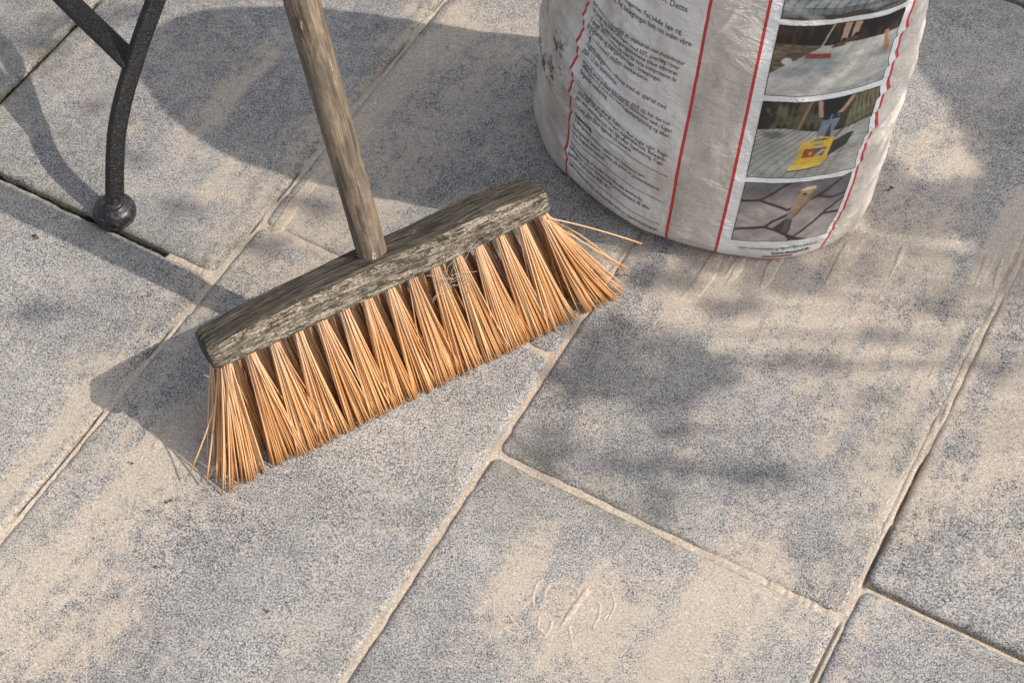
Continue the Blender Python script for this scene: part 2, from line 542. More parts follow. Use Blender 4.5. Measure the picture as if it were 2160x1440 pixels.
o = mk('sand_ridges', np.stack([GX, GY, hz], -1).reshape(-1, 3)[used], remap[F], M_SAND, loc=(*c0, 0), attrs={'moss': np.zeros(len(used))})
tag(o, 'curled ridges of sand left by fingertips on a paving slab', 'sand', kind='stuff')

# ground beyond the patio
mg = NT('lawn', .95, .1)
mg.base(mg.ramp(mg.noise(mg.obj(), 14, 6, .7), [(.3, (.02, .035, .01)), (.7, (.06, .09, .025))]))
tag(mk('lawn', [(x, y, -.06) for x, y in ((-60, -60), (60, -60), (60, 60), (-60, 60))], [[0, 1, 2, 3]], mg.m, smooth=False, loc=(0, 0, -.06)), 'lawn around the patio', kind='structure')

# loose grit on the slabs
mgrit = NT('dark grit', .9, .2)
mgrit.base(mgrit.ramp(mgrit.rand(), [(0, (.05, .035, .02)), (1, (.09, .05, .03))]))
GV, GF = [], []
ico = np.array([(0, 0, 1), (.9, 0, .2), (.2, .9, .1), (-.8, .5, .2), (-.6, -.7, .1), (.4, -.85, .2), (0, 0, -.5)])
icf = [(0, 1, 2), (0, 2, 3), (0, 3, 4), (0, 4, 5), (0, 5, 1), (6, 2, 1), (6, 3, 2), (6, 4, 3), (6, 5, 4), (6, 1, 5)]
spots = [(75, 500, 9), (72, 497, 6), (80, 504, 5), (295, 356, 5), (128, 130, 5), (330, 1195, 6), (337, 1197, 5), (352, 1060, 6), (360, 1056, 5), (565, 1290, 7), (558, 1286, 5), (280, 978, 6), (272, 975, 4), (1010, 1408, 5),
         (1880, 398, 8), (1874, 402, 5), (1915, 358, 4), (1946, 437, 5), (1917, 817, 5), (1820, 770, 4), (860, 1222, 3), (1396, 692, 4), (1660, 630, 4), (2110, 200, 4), (2107, 55, 4), (540, 50, 4), (170, 90, 3)]
for i in range(70):
    spots.append((random.uniform(0, 2160), random.uniform(0, 1440), random.uniform(.9, 2.3)))
for (u, v, s) in spots:
    p = at(u, v); s *= .00030
    m3 = rng.normal(1, .25, 3) * s
    b = len(GV); an = random.random() * 6.28
    for q in ico:
        q = q * rng.normal(1, .12, 3) * m3
        GV.append((p[0] + q[0] * math.cos(an) - q[1] * math.sin(an), p[1] + q[0] * math.sin(an) + q[1] * math.cos(an), max(q[2], -.001) + s * .35 + .0008))
    GF += [tuple(b + k for k in f) for f in icf]
tag(mk('grit', GV, GF, mgrit.m, smooth=False, loc=(0, 1.1, 0)), 'scattered crumbs of soil and dark grit lying on the slabs', 'grit', kind='stuff')

# ------------------------------------------------------------------ sand bag
BC = np.array([.225, 1.320])
BPTS = np.array([(.430, 1.300), (.414, 1.235), (.374, 1.186), (.308, 1.164), (.235, 1.167), (.171, 1.185), (.116, 1.224), (.066, 1.283), (.033, 1.345), (.036, 1.420), (.100, 1.475), (.220, 1.485), (.340, 1.450), (.414, 1.380)]) - BC
_o = []
for i in range(len(BPTS)):
    p0, p1, p2, p3 = (BPTS[(i + k) % len(BPTS)] for k in (-1, 0, 1, 2))
    t = np.linspace(0, 1, 300, endpoint=False)[:, None]
    _o.append(.5 * (2 * p1 + (p2 - p0) * t + (2 * p0 - 5 * p1 + 4 * p2 - p3) * t * t + (3 * p1 - p0 - 3 * p2 + p3) * t ** 3))
_o = np.concatenate(_o); _o = np.concatenate([_o, _o[:1]])[::-1]
BX, BY = _o[:, 0], _o[:, 1]
BS = np.concatenate([[0], np.cumsum(np.hypot(np.diff(BX), np.diff(BY)))])
BL = BS[-1]
BTOP = .64
# folds in the bag: (s0, z0, s1, z1, width, height)
FOLDS = [(.615, .318, .770, .288, .0050, .0040), (.610, .300, .740, .262, .0036, -.0034), (.612, .280, .760, .246, .0044, .0038), (.622, .258, .735, .230, .0034, -.0030),
         (.610, .244, .775, .204, .0046, .0042), (.615, .220, .745, .190, .0034, -.0032), (.612, .208, .770, .165, .0044, .0042), (.620, .182, .740, .152, .0034, -.0030),
         (.612, .168, .775, .118, .0050, .0040), (.605, .132, .700, .108, .0040, -.0028), (.600, .080, .690, .040, .0060, .0030), (.606, .057, .680, .028, .0040, -.0030),
         (.66, .345, .80, .340, .0060, .0022), (.70, .310, .80, .302, .0040, .0018), (.72, .180, .80, .172, .0040, .0018), (.73, .230, .81, .222, .0050, .0016),
         (.44, .30, .66, .20, .0080, .0050), (.45, .21, .63, .13, .0070, .0050), (.46, .14, .62, .07, .0070, -.0040), (.48, .36, .66, .30, .0080, .0045),
         (1.095, .330, .985, .282, .0040, .0034), (1.10, .300, .980, .238, .0046, .0042), (1.095, .272, 1.000, .214, .0034, -.0030), (1.10, .255, .985, .190, .0048, .0046),
         (1.09, .228, 1.000, .170, .0036, -.0030), (1.10, .205, .990, .145, .0046, .0036), (1.10, .36, 1.010, .330, .0046, .0036), (1.09, .12, 1.00, .085, .0050, .0024), (1.06, .07, .985, .040, .0050, .0022),
         (.845, .39, .815, .335, .0050, .0020), (.86, .30, .82, .335, .0060, -.0014)]

def bag_disp(s, z):
    d = .0110 * (fbm(s * 11 + 3, z * 11, 101, 2) - .5) + .0022 * (fbm(s * 48 + z * 30, z * 60, 102, 3) - .5)
    ws = s + .006 * (fbm(s * 30, z * 30, 103, 2) - .5); wz = z + .008 * (fbm(s * 25, z * 25, 104, 2) - .5)
    for s0, z0, s1, z1, w, h in FOLDS:
        ds, dz = s1 - s0, z1 - z0
        l2 = ds * ds + dz * dz
        t = np.clip(((ws - s0) * ds + (wz - z0) * dz) / l2, 0, 1)
        e = np.hypot(ws - s0 - t * ds, wz - z0 - t * dz)
        env = np.sin(np.pi * np.clip(t * .92 + .04, 0, 1)) ** .6 * (1 - .45 * t)
        d = d + 1.30 * h * env * np.exp(-(e / (w * .85)) ** 2)
    return d * sstep(.0, .03, z)

def bag(s, z, lift=0.0):
    s = np.mod(np.asarray(s, float), BL); z = np.asarray(z, float)
    x, y = np.interp(s, BS, BX), np.interp(s, BS, BY)
    e = .006
    dx = np.interp(np.mod(s + e, BL), BS, BX) - np.interp(np.mod(s - e, BL), BS, BX)
    dy = np.interp(np.mod(s + e, BL), BS, BY) - np.interp(np.mod(s - e, BL), BS, BY)
    l = np.hypot(dx, dy); nx, ny = dy / l, -dx / l
    r = .040
    b = np.where(z < r, r * (1 - np.sqrt(np.clip(1 - (1 - np.clip(z, 0, r) / r) ** 2, 0, 1))), 0) * (.36 + .55 * np.exp(-((s - .79) / .085) ** 2) + .35 * (fbm(s * 18, 0 * s, 140, 2) - .5))
    k = 1 + .015 * np.sin(np.pi * np.clip(z / .3, 0, 1)) - .085 * np.clip((z - .1) / .4, 0, 1.3) ** 1.3
    top = np.clip((z - .50) / (BTOP - .50), 0, 1)
    k = k * (1 - .62 * top ** 2.4)
    dd = bag_disp(s, z) + lift - b
    zz = z + .0 * x
    return np.stack([BC[0] + .042 * z + x * k + nx * dd, BC[1] + y * k + ny * dd, zz + .001], -1)

def panel_s(x, z):
    return x + .0105 + .110 * (z - .15) * np.clip((x - .88) / .14, 0, 1.3)
def panel_x(s, z):
    return s - .0105 - .110 * (z - .15) * np.clip((s - .89) / .14, 0, 1.3)

mb = NT('printed sack', .55, .35)
uvn = mb.n('ShaderNodeUVMap', uv_map='UVMap').outputs[0]
sep = mb.n('ShaderNodeSeparateXYZ'); mb.put(sep.inputs[0], uvn)
U_, V_ = sep.outputs[0], sep.outputs[1]
ob = mb.obj()
def band(lo, hi, soft=.0003):
    return mb.math('MULTIPLY', mb.smooth(U_, lo - soft, lo + soft), mb.smooth(U_, hi + soft, hi - soft))
dirt = mb.noise(mb.mapping(ob, (1, 1, .35)), 26, 5, .65)
fine = mb.noise(ob, 420, 3, .7)
tan = mb.ramp(mb.math('ADD', mb.math('MULTIPLY', dirt, .8), mb.math('MULTIPLY', fine, .2)), [(.34, (.37, .32, .275)), (.52, (.56, .505, .45)), (.68, (.68, .64, .585))])
white = mb.ramp(dirt, [(.34, (.50, .455, .41)), (.49, (.655, .62, .58)), (.64, (.745, .725, .695))])
white2 = mb.ramp(dirt, [(.32, (.64, .63, .61)), (.55, (.75, .745, .73))])
c = tan
c = mb.mix(band(.646, .806), c, white)
c = mb.mix(band(.864, 1.0060), c, white2)
smudge = mb.math('MULTIPLY', mb.smooth(mb.noise(mb.mapping(ob, (1, 1, .8)), 34, 5, .8), .50, .60), mb.math('MULTIPLY', mb.smooth(U_, .50, .56), mb.smooth(U_, .637, .622)))
smudge = mb.math('MULTIPLY', smudge, mb.math('MULTIPLY', mb.smooth(V_, .10, .15), mb.smooth(V_, .25, .19)))
c = mb.mix(mb.math('MULTIPLY', smudge, .9), c, (.05, .035, .022))
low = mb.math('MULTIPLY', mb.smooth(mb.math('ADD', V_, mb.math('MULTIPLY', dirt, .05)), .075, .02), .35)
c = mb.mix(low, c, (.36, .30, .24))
for lo, hi in ((.6445, .6478), (.8035, .8070), (.8630, .8665), (1.0040, 1.0075)):
    c = mb.mix(band(lo, hi, .0002), c, mb.mix(dirt, (.40, .03, .035), (.56, .05, .055)))
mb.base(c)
cr1 = mb.math('ABSOLUTE', mb.math('SUBTRACT', mb.noise(mb.mapping(ob, (1, 1, 1.8), rot=(.3, .5, .2)), 26, 3, .6, .5), .5))
cr2 = mb.math('ABSOLUTE', mb.math('SUBTRACT', mb.noise(mb.mapping(ob, (1, 1, 1.4), rot=(.7, .1, .9)), 70, 2, .6, .4), .5))
crk = mb.math('ADD', mb.smooth(cr1, .10, .0), mb.math('MULTIPLY', mb.smooth(cr2, .07, .0), .35))
mb.bump(mb.math('ADD', mb.math('MULTIPLY', mb.noise(ob, 130, 4, .6), .5), crk), .0012, .55)
mb.b.inputs['Roughness'].default_value = .46

bagroot = empty('sand_bag', (*BC, 0))
tag(bagroot, 'full printed sack of jointing sand standing upright on the slabs, with instructions and pictures', 'sand bag')
ss = np.concatenate([np.linspace(0, .40, 90, endpoint=False), np.linspace(.40, BL, 410, endpoint=False)])
zz = np.concatenate([[0, .0006, .0014, .0026, .0042, .0062, .0085, .011], np.linspace(.0135, .43, 210), np.linspace(.435, BTOP, 40)])
S2, Z2 = np.meshgrid(ss, zz, indexing='ij')
V = bag(S2, Z2).reshape(-1, 3)
F = grid_faces(len(ss), len(zz), wrap=True)
topring = [i * len(zz) + len(zz) - 1 for i in range(len(ss))]
botring = [i * len(zz) for i in range(len(ss))]
mk('sack', V, F.tolist() + [topring, botring[::-1]], mb.m, bagroot, uv=np.stack([panel_x(S2, Z2), Z2], -1).reshape(-1, 2))
sack = bagroot.children[0] if bagroot.children else [o for o in bpy.data.objects if o.name == 'sack'][0]

def flat(name, rgb, rough=.55):
    m = NT(name, rough, .3); m.base(rgb); return m.m
M_INK = flat('black ink', (.055, .055, .062))
M_RED = flat('red ink', (.45, .03, .04))

# lettering: mesh text bent onto the sack
def text_mesh(txt, bold=False):
    cu = bpy.data.curves.new('lettering', 'FONT')
    cu.body = txt; cu.size = 1.0; cu.resolution_u = 2; cu.fill_mode = 'FRONT'
    cu.offset = .022 if bold else .002
    to = bpy.data.objects.new('lettering', cu)
    col.objects.link(to)
    dg = bpy.context.evaluated_depsgraph_get(); dg.update()
    me = to.evaluated_get(dg).to_mesh()
    v = np.array([p.co[:] for p in me.vertices]); f = [list(p.vertices) for p in me.polygons]
    to.evaluated_get(dg).to_mesh_clear()
    bpy.data.objects.remove(to); bpy.data.curves.remove(cu)
    return v, f
def letter(txt, s0, s1, z, size=.0082, bold=False, italic=0.0):
    v, f = text_mesh(txt, bold)
    w = v[:, 0].max()
    if s1 is None: s1 = s0 + w * size * .86
    sx = (s1 - s0) / w
    x = s0 + v[:, 0] * sx + italic * v[:, 1] * size
    zt = z + .0045 + (v[:, 1] - .33) * size - .10 * (x - .73) * math.exp(-((z - .20) / .07) ** 2) * (x < .82)
    mk('printed_line', bag(panel_s(x, zt), zt, .0005), f, M_INK, sack, smooth=False)
    
LINES = [('vl. Dette', .752, .783, .3650, .0105), ('ned i fugerne. Fej både lige og', .690, .781, .3345, .0105), ('e. Fej belægningen helt ren inden vibre-', .6900, .7950, .3230, .0105),
 ('Det anbefales at foretage en overkørsel med pladevibrator', .6590, .7900, .2940), ('på langs og tværs af fugen, med 50% overlæg i hver', .6600, .7850, .2855), ('retning, idet belægningsstenene blive vibreret', .6620, .7840, .2770),
 ('2 gange i hver retning og man får både komprimeret de', .6590, .7840, .2690), ('langsgående og tværgående fuger i belægningen.', .6585, .7680, .2610), ('fyldt med fugesand imellem overkørslerne.', .6600, .7530, .2525),
 ('Fugefyldningen kan udføres med en spartel med', .6590, .7790, .2300), ('max. 1,5 mm bladtykkelse.', .6590, .7170, .2215), ('Hvis fugerne er fyldt/komprimeret godt op, kan det kun', .6590, .7870, .2110),
 ('presses ud at presse spartlen få centimeter ned i fugen.', .6590, .7920, .2030), ('Arbejdet skal altid ske ved fugeefterfyldning og efter-', .6590, .7910, .1945), ('følgende renfejning.', .6590, .7050, .1880),
 ('Det anbefales at eftergå fugerne efter nogle uger. Regn-', .6580, .7930, .1650), ('vand kan forårsage sætninger i fugematerialet. Belægnin-', .6575, .7910, .1565), ('gen skal altid fejes helt ren lige efter fugefyldning. Fuge-', .6570, .7890, .1480),
 ('sand må ikke blive liggende på stenene.', .6570, .7480, .1400), ('Danfugesand, leveret i sække skal opbevares tørt.', .6550, .7690, .1090), ('Danfugesand, leveret i sække på paller er plastemballeret', .6540, .7880, .0995),
 ('og har begrænset tæthed.', .6530, .7110, .0910), ('Ved renovering af arealer med allerede bestående', .6520, .7690, .0680), ('belægning - se vor hjemmeside www.dansand.dk eller', .6515, .7810, .0600), ('kontakt os på telefon 8682 5811.', .6510, .7260, .0510),
 ('Laboratoriet har vist, at materialet ikke er mærkningspligtigt.', .6510, .7950, .0310, .0080)]
for l in LINES:
    letter(l[0], l[1], l[2], l[3], *(l[4:] or (.0082,)))
letter('4.', .6610, None, .2410, .0100, True)
letter('5.', .6610, None, .1760, .0100, True)
letter('Opbevaring.', .6550, .6870, .1190, .0095, True)
letter('mere om produktet og fugevedligeholdelse på', .8900, .9930, .0255, .0080, False, .2)
letter('www.dansand.dk', .9350, .9860, .0150, .0085, True)
def strip(s0, s1, z, w, mat, name='printed_rule'):
    s = np.linspace(s0, s1, 90)
    Sg, Zg = np.meshgrid(s, [z - w / 2, z + w / 2], indexing='ij')
    Zg = Zg + .0045 - .08 * (Sg - .73) * math.exp(-((z - .20) / .09) ** 2) * (Sg < .82)
    mk(name, bag(panel_s(Sg, Zg), Zg, .0005).reshape(-1, 3), grid_faces(90, 2).tolist(), mat, sack)
for z in (.1300, .0805, .0415): strip(.6560, .7960, z, .0007, M_INK)
strip(.925, .965, .0075, .0030, M_RED, 'printed_bar')

# printed pictures: fine grids with printed colour per point
def srgb(c): 
    c = np.asarray(c, float) / 255.
    return np.where(c <= .04045, c / 12.92, ((c + .055) / 1.055) ** 2.4)
class Pic:
    def __init__(s, w, h, n):
        s.nx = n; s.ny = int(n * h / w)
        s.X, s.Y = np.meshgrid(np.linspace(0, 1, s.nx), np.linspace(0, 1, s.ny), indexing='ij')
        s.C = np.zeros((s.nx, s.ny, 3))
    def fill(s, m, c, a=1.0):
        m = np.clip(np.asarray(m, float) * a, 0, 1)[..., None]
        s.C = s.C * (1 - m) + np.asarray(c, float) * m
    def poly(s, pts, c, a=1.0):
        ins = np.zeros(s.X.shape, bool); n = len(pts)
        for i in range(n):
            (x0, y0), (x1, y1) = pts[i], pts[(i + 1) % n]
            if y0 == y1: continue
            ins ^= ((y0 > s.Y) != (y1 > s.Y)) & (s.X < (x1 - x0) * (s.Y - y0) / (y1 - y0) + x0)
        s.fill(ins, c, a)
    def line(s, pts, w, c, a=1.0):
        s.fill(sstep(w * 1.2, w * .6, dist_poly(s.X, s.Y * .85, [(x, y * .85) for x, y in pts])), c, a)
    def mott(s, k, amp, seed):
        s.C = np.clip(s.C * (1 + amp * (fbm(s.X * k, s.Y * k, seed, 4)[..., None] - .5) * 2), 0, 255)
    def done(s, s0, s1, z0, z1, k):
        for _ in range(2):
            q = np.pad(s.C, ((1, 1), (1, 1), (0, 0)), mode='edge')
            s.C = (q[:-2, 1:-1] + q[2:, 1:-1] + q[1:-1, :-2] + q[1:-1, 2:] + 2 * s.C) / 6
        g_ = s.C.mean(-1, keepdims=True)
        s.C = np.clip((s.C * .80 + g_ * .20) * (1 + .16 * (fbm(s.X * 9, s.Y * 9, 77 + s.ny, 5)[..., None] - .5) * 2) * (1 + .10 * (rng.random(s.C.shape[:2] + (1,)) - .5)) * .93, 0, 255)
        b = .006
        e = np.minimum(np.minimum(s.X, 1 - s.X), np.minimum(s.Y, 1 - s.Y))
        s.fill(e < b, (30, 28, 32))
        x = s0 + s.X * (s1 - s0); z = z0 + .0045 + s.Y * (z1 - z0)
        V = bag(panel_s(x, z), z, .0004).reshape(-1, 3)
        return mk('printed_picture', V, grid_faces(s.nx, s.ny).tolist(), M_PRINT, sack, attrs={'print': srgb(s.C.reshape(-1, 3))})
mp = NT('printed photo', .5, .35)
mp.base(mp.attr('print', 'Color'))
mp.bump(mp.noise(mp.obj(), 130, 4, .6), .0007, .4)
M_PRINT = mp.m
S0, S1 = .8785, .9985
# spatula on stone paving
p = Pic(.120, .104, 230)
p.fill(np.ones(p.X.shape), (172, 160, 153))
p.fill(sstep(.55, 1.05, p.Y + .25 * p.X), (98, 92, 96), .85)
p.fill(sstep(.3, 0, p.X) * sstep(.35, .9, p.Y), (120, 114, 116), .6)
p.mott(7, .10, 1); p.mott(34, .06, 2)
for q in ([(0, .70), (.16, .74), (.33, .92), (.40, 1)], [(0, .20), (.28, .28), (.36, .37), (.50, .50)], [(.15, .74), (.30, .66), (.47, .56)], [(.28, .28), (.42, .22), (.60, .09), (.72, .0)],
          [(.56, .0), (.62, .08), (.76, .30), (.86, .50), (1, .66)], [(.86, .44), (1, .42)], [(.47, .56), (.60, .66), (.72, .76), (.90, .96)], [(.72, .76), (.84, .70), (1, .72)]):
    qq = [(x + .012 * math.sin(37 * x + 11 * y), y) for x, y in q]
    p.line(qq, .017, (70, 62, 66), .85); p.line([(x, y - .012) for x, y in qq], .008, (44, 38, 42), .9)
p.poly([(.52, .12), (.60, .06), (.78, .02), (.70, .0), (.58, .03)], (60, 56, 66), .9)
p.poly([(.475, .42), (.535, .41), (.55, .20), (.535, .13), (.36, .24)], (74, 62, 66))
p.line([(.50, .38), (.50, .2)], .03, (118, 110, 112), .5)
p.poly([(.475, .45), (.475, .41), (.535, .40), (.55, .44)], (140, 130, 126))
p.poly([(.47, .46), (.52, .80), (.57, .90), (.66, .91), (.68, .85), (.66, .72), (.555, .44)], (171, 140, 106))
p.poly([(.555, .44), (.66, .72), (.68, .85), (.655, .86), (.62, .72), (.53, .44)], (130, 103, 76), .8)
p.poly([(.52, .86), (.57, .91), (.66, .92), (.67, .88), (.60, .86)], (201, 176, 145))
p.fill(np.hypot((p.X - .58), (p.Y - .80)) < .018, (52, 44, 42))
p.done(S0, S1, .0400, .1430, 1)
# plate compactor
p = Pic(.120, .116, 230)
p.fill(np.ones(p.X.shape), (158, 156, 148))
p.fill(fbm(p.X * 4, p.Y * 9, 6), (188, 184, 174), .7)
for i in range(-6, 9):
    p.line([(.10 * i - .10, 0), (.42 + .055 * i, .66)], .0035, (86, 84, 82), .75)
for i in range(9):
    y = .66 * (1 - (i / 9.) ** .55) * .98
    p.line([(.45, y), (1, y + .02)], .003, (96, 94, 92), .45)
g = p.Y > (.64 + .03 * np.sin(p.X * 7))
p.fill(g, (44, 40, 34)); p.fill(g * sstep(.45, .65, fbm(p.X * 16, p.Y * 9, 3)), (92, 88, 62), .9)
for i in range(7): p.line([(.14 + .055 * i, .68), (.15 + .055 * i, 1)], .014, (104, 98, 72), .5)
for i in range(8): p.poly([(.74 + .037 * i, .62 + .012 * i), (.77 + .037 * i, .63 + .012 * i), (.775 + .037 * i, 1), (.745 + .037 * i, 1)], (128, 122, 84), .9)
p.line([(.33, .66), (.40, 1)], .012, (162, 120, 78)); p.poly([(.66, .64), (.72, .66), (.79, 1), (.71, 1)], (72, 58, 48), .9)
p.fill(sstep(.14, .04, np.hypot((p.X - .15), (p.Y - .58) * 2)) , (84, 82, 80), .7)
p.poly([(.62, .22), (.82, .40), (.86, .52), (.80, .53), (.60, .42)], (58, 54, 56), .95)
p.line([(.62, .42), (.80, .72), (.92, .82)], .016, (96, 92, 88), .8)
p.poly([(.50, .50), (.52, .76), (.68, .76), (.62, .50), (.575, .48)], (108, 128, 148)); p.poly([(.575, .5), (.60, .72), (.64, .5)], (58, 60, 74))
p.poly([(.48, .80), (.46, 1), (.78, 1), (.70, .84), (.62, .76), (.52, .76)], (34, 32, 36))
p.line([(.47, .98), (.51, .78)], .022, (186, 142, 120)); p.line([(.76, .98), (.66, .80)], .022, (186, 142, 120)); p.line([(.50, .78), (.68, .80)], .010, (50, 50, 52))
p.line([(.60, .80), (.54, .50)], .010, (120, 124, 130))
p.poly([(.34, .10), (.62, .14), (.66, .22), (.68, .50), (.40, .48), (.40, .26)], (226, 178, 44))
p.poly([(.34, .10), (.62, .14), (.63, .20), (.36, .17)], (242, 204, 84))
p.poly([(.44, .27), (.62, .29), (.635, .40), (.445, .39)], (104, 84, 78)); p.poly([(.455, .28), (.53, .285), (.53, .38), (.46, .37)], (206, 74, 40)); p.poly([(.49, .31), (.515, .315), (.515, .35), (.49, .345)], (240, 200, 70))
p.line([(.56, .30), (.61, .36)], .02, (196, 186, 180), .7)
p.line([(.40, .48), (.53, .55), (.68, .50)], .012, (234, 172, 52)); p.poly([(.50, .43), (.60, .44), (.585, .46), (.51, .455)], (96, 150, 190))
p.line([(.34, .095), (.62, .135)], .006, (80, 60, 40))
p.mott(5, .07, 4); p.mott(60, .08, 5)
p.done(S0, S1, .1500, .2660, 1)
# brooming the patio
p = Pic(.120, .094, 230)
p.fill(np.ones(p.X.shape), (160, 166, 168))
p.fill(sstep(.38, .62, fbm(p.X * 5 + 2, p.Y * 9, 8)), (196, 188, 176), .8)
for i in range(-5, 9): p.line([(.13 * i - .2, 0), (.36 + .07 * i, .72)], .003, (110, 114, 118), .55)
for i in range(10):
    y = .74 * (1 - (i / 10.) ** .6)
    p.line([(.10 + .3 * y, y), (1, y + .03)], .003, (116, 120, 124), .4)
g = p.Y > .70 + .03 * p.X
p.fill(g, (40, 33, 32)); p.fill(g * sstep(.5, .7, fbm(p.X * 20, p.Y * 4, 12)), (74, 58, 48), .8)
p.poly([(0, .30), (.38, .72), (0, .74)], (92, 76, 58)); p.fill((p.Y > .3 + 1.1 * p.X) * (p.Y < .72) * sstep(.45, .6, fbm(p.X * 22, p.Y * 40, 13)), (140, 116, 86), .7)
p.line([(0, .27), (.37, .70)], .012, (176, 178, 176), .8)
p.fill(np.hypot((p.X - .12) * 1.2, p.Y - .48) < .05, (186, 190, 188))
p.line([(.33, .58), (.42, 1)], .008, (206, 178, 150)); p.poly([(.24, .53), (.26, .60), (.44, .605), (.45, .54)], (168, 74, 60)); 
for i in range(12): p.line([(.25 + .0165 * i, .53), (.262 + .0155 * i, .60)], .002, (128, 38, 34), .6)
for x in (.50, .575): p.poly([(x - .005, .74), (x + .005, 1), (x + .062, 1), (x + .045, .74)], (196, 154, 128))
for x, y in ((.47, .69), (.565, .745)): p.poly([(x - .04, y - .02), (x + .07, y + .0), (x + .075, y + .05), (x + .03, y + .055), (x - .03, y + .01)], (98, 74, 62)); p.poly([(x + .03, y + .05), (x + .075, y + .05), (x + .07, y + .09), (x + .035, y + .09)], (36, 32, 36))
p.poly([(.85, .78), (.89, .78), (.965, .44), (.925, .42)], (176, 124, 82)); 
p.fill(sstep(.5, .7, fbm(p.X * 3, p.Y * 5, 19)) * (p.Y < .4), (206, 196, 184), .6)
p.mott(60, .07, 15)
p.done(S0, S1, .2740, .3680, 1)
# block paving with an edge course
p = Pic(.120, .100, 200)
p.fill(np.ones(p.X.shape), (74, 66, 56))
p.poly([(0, .08), (1, .10), (1, 1), (0, 1)], (150, 158, 160))
p.poly([(0, .08), (1, .10), (1, .20), (0, .18)], (112, 116, 120))
for r in range(7):
    y = .18 + .13 * r + .012 * r * r * .5
    p.line([(0, y), (1, y + .02)], .004, (58, 56, 60), .8)
for i in range(14):
    x = .075 * i
    p.line([(x, .08), (x + .002, .19)], .004, (50, 48, 52), .85)
    p.line([(x, .19), (.25 + x * .9, 1)], .005, (52, 50, 54), .8)
p.fill(sstep(.5, .65, fbm(p.X * 7, p.Y * 9, 23)), (186, 188, 182), .45)
p.mott(50, .08, 25)
p.done(S0, S1, .3750, .4550, 1)

# ------------------------------------------------------------------ broom
BU = np.array([math.cos(R_(31)), math.sin(R_(31)), 0]); BN = np.array([BU[1], -BU[0], 0]); BZ = np.array([0, 0, 1.0])
AL = R_(21.5)
BUP = -BN * math.sin(AL) + BZ * math.cos(AL)
BQ = BN * math.cos(AL) + BZ * math.sin(AL)
TIP = at(530, 1005)
BO = TIP + BU * .2055 + BN * -.0495 + BZ * .130          # middle of the block's lower front edge
def bp(x, q, h):
    x, q, h = (np.asarray(t, float)[..., None] for t in np.broadcast_arrays(x, q, h))
    return BO + x * BU + q * BQ + h * BUP
broom = empty('broom', tuple(np.array([*(BO + BUP * -.13)[:2], 0])))
tag(broom, 'old wooden push broom with orange bristles and a weathered grey head standing on sandy slabs', 'broom')

mw = NT('weathered broom head', .88, .2)
uvw = mw.n('ShaderNodeUVMap', uv_map='UVMap').outputs[0]
g1 = mw.noise(mw.mapping(uvw, (22, 420, 1)), 1, 5, .7, .4)
g2 = mw.noise(mw.mapping(uvw, (90, 1500, 1)), 1, 3, .75)
pt = mw.noise(mw.mapping(uvw, (60, 150, 1)), 1, 6, .75, .6)
pt2 = mw.noise(mw.mapping(uvw, (300, 700, 1)), 1, 4, .8)
fr = mw.attr('front')
gg = mw.math('ADD', mw.math('MULTIPLY', g1, .6), mw.math('MULTIPLY', g2, .4))
wood = mw.ramp(gg, [(.39, (.010, .009, .007)), (.46, (.036, .031, .024)), (.53, (.085, .073, .056)), (.62, (.175, .152, .118))])
pale = mw.ramp(mw.math('ADD', mw.math('MULTIPLY', gg, .6), mw.math('MULTIPLY', pt2, .4)), [(.41, (.075, .060, .040)), (.47, (.22, .18, .13)), (.56, (.50, .43, .34))])
pf = mw.smooth(mw.math('ADD', mw.math('ADD', mw.math('MULTIPLY', pt, .75), mw.math('MULTIPLY', pt2, .35)), mw.math('MULTIPLY', fr, .18)), .655, .80)
wc = mw.mix(pf, wood, pale)
green = mw.math('MULTIPLY', mw.smooth(mw.noise(mw.mapping(uvw, (22, 40, 1), loc=(3, 7, 0)), 1, 4, .7), .52, .66), .40)
wc = mw.mix(green, wc, (.060, .058, .032))
lich = mw.math('MULTIPLY', mw.smooth(mw.noise(mw.mapping(uvw, (55, 95, 1), loc=(9, 2, 0)), 1, 5, .8), .64, .70), .8)
wc = mw.mix(lich, wc, (.46, .41, .35))
mw.base(wc)
mw.bump(mw.math('ADD', gg, mw.math('MULTIPLY', pf, .35)), .0022, .8)

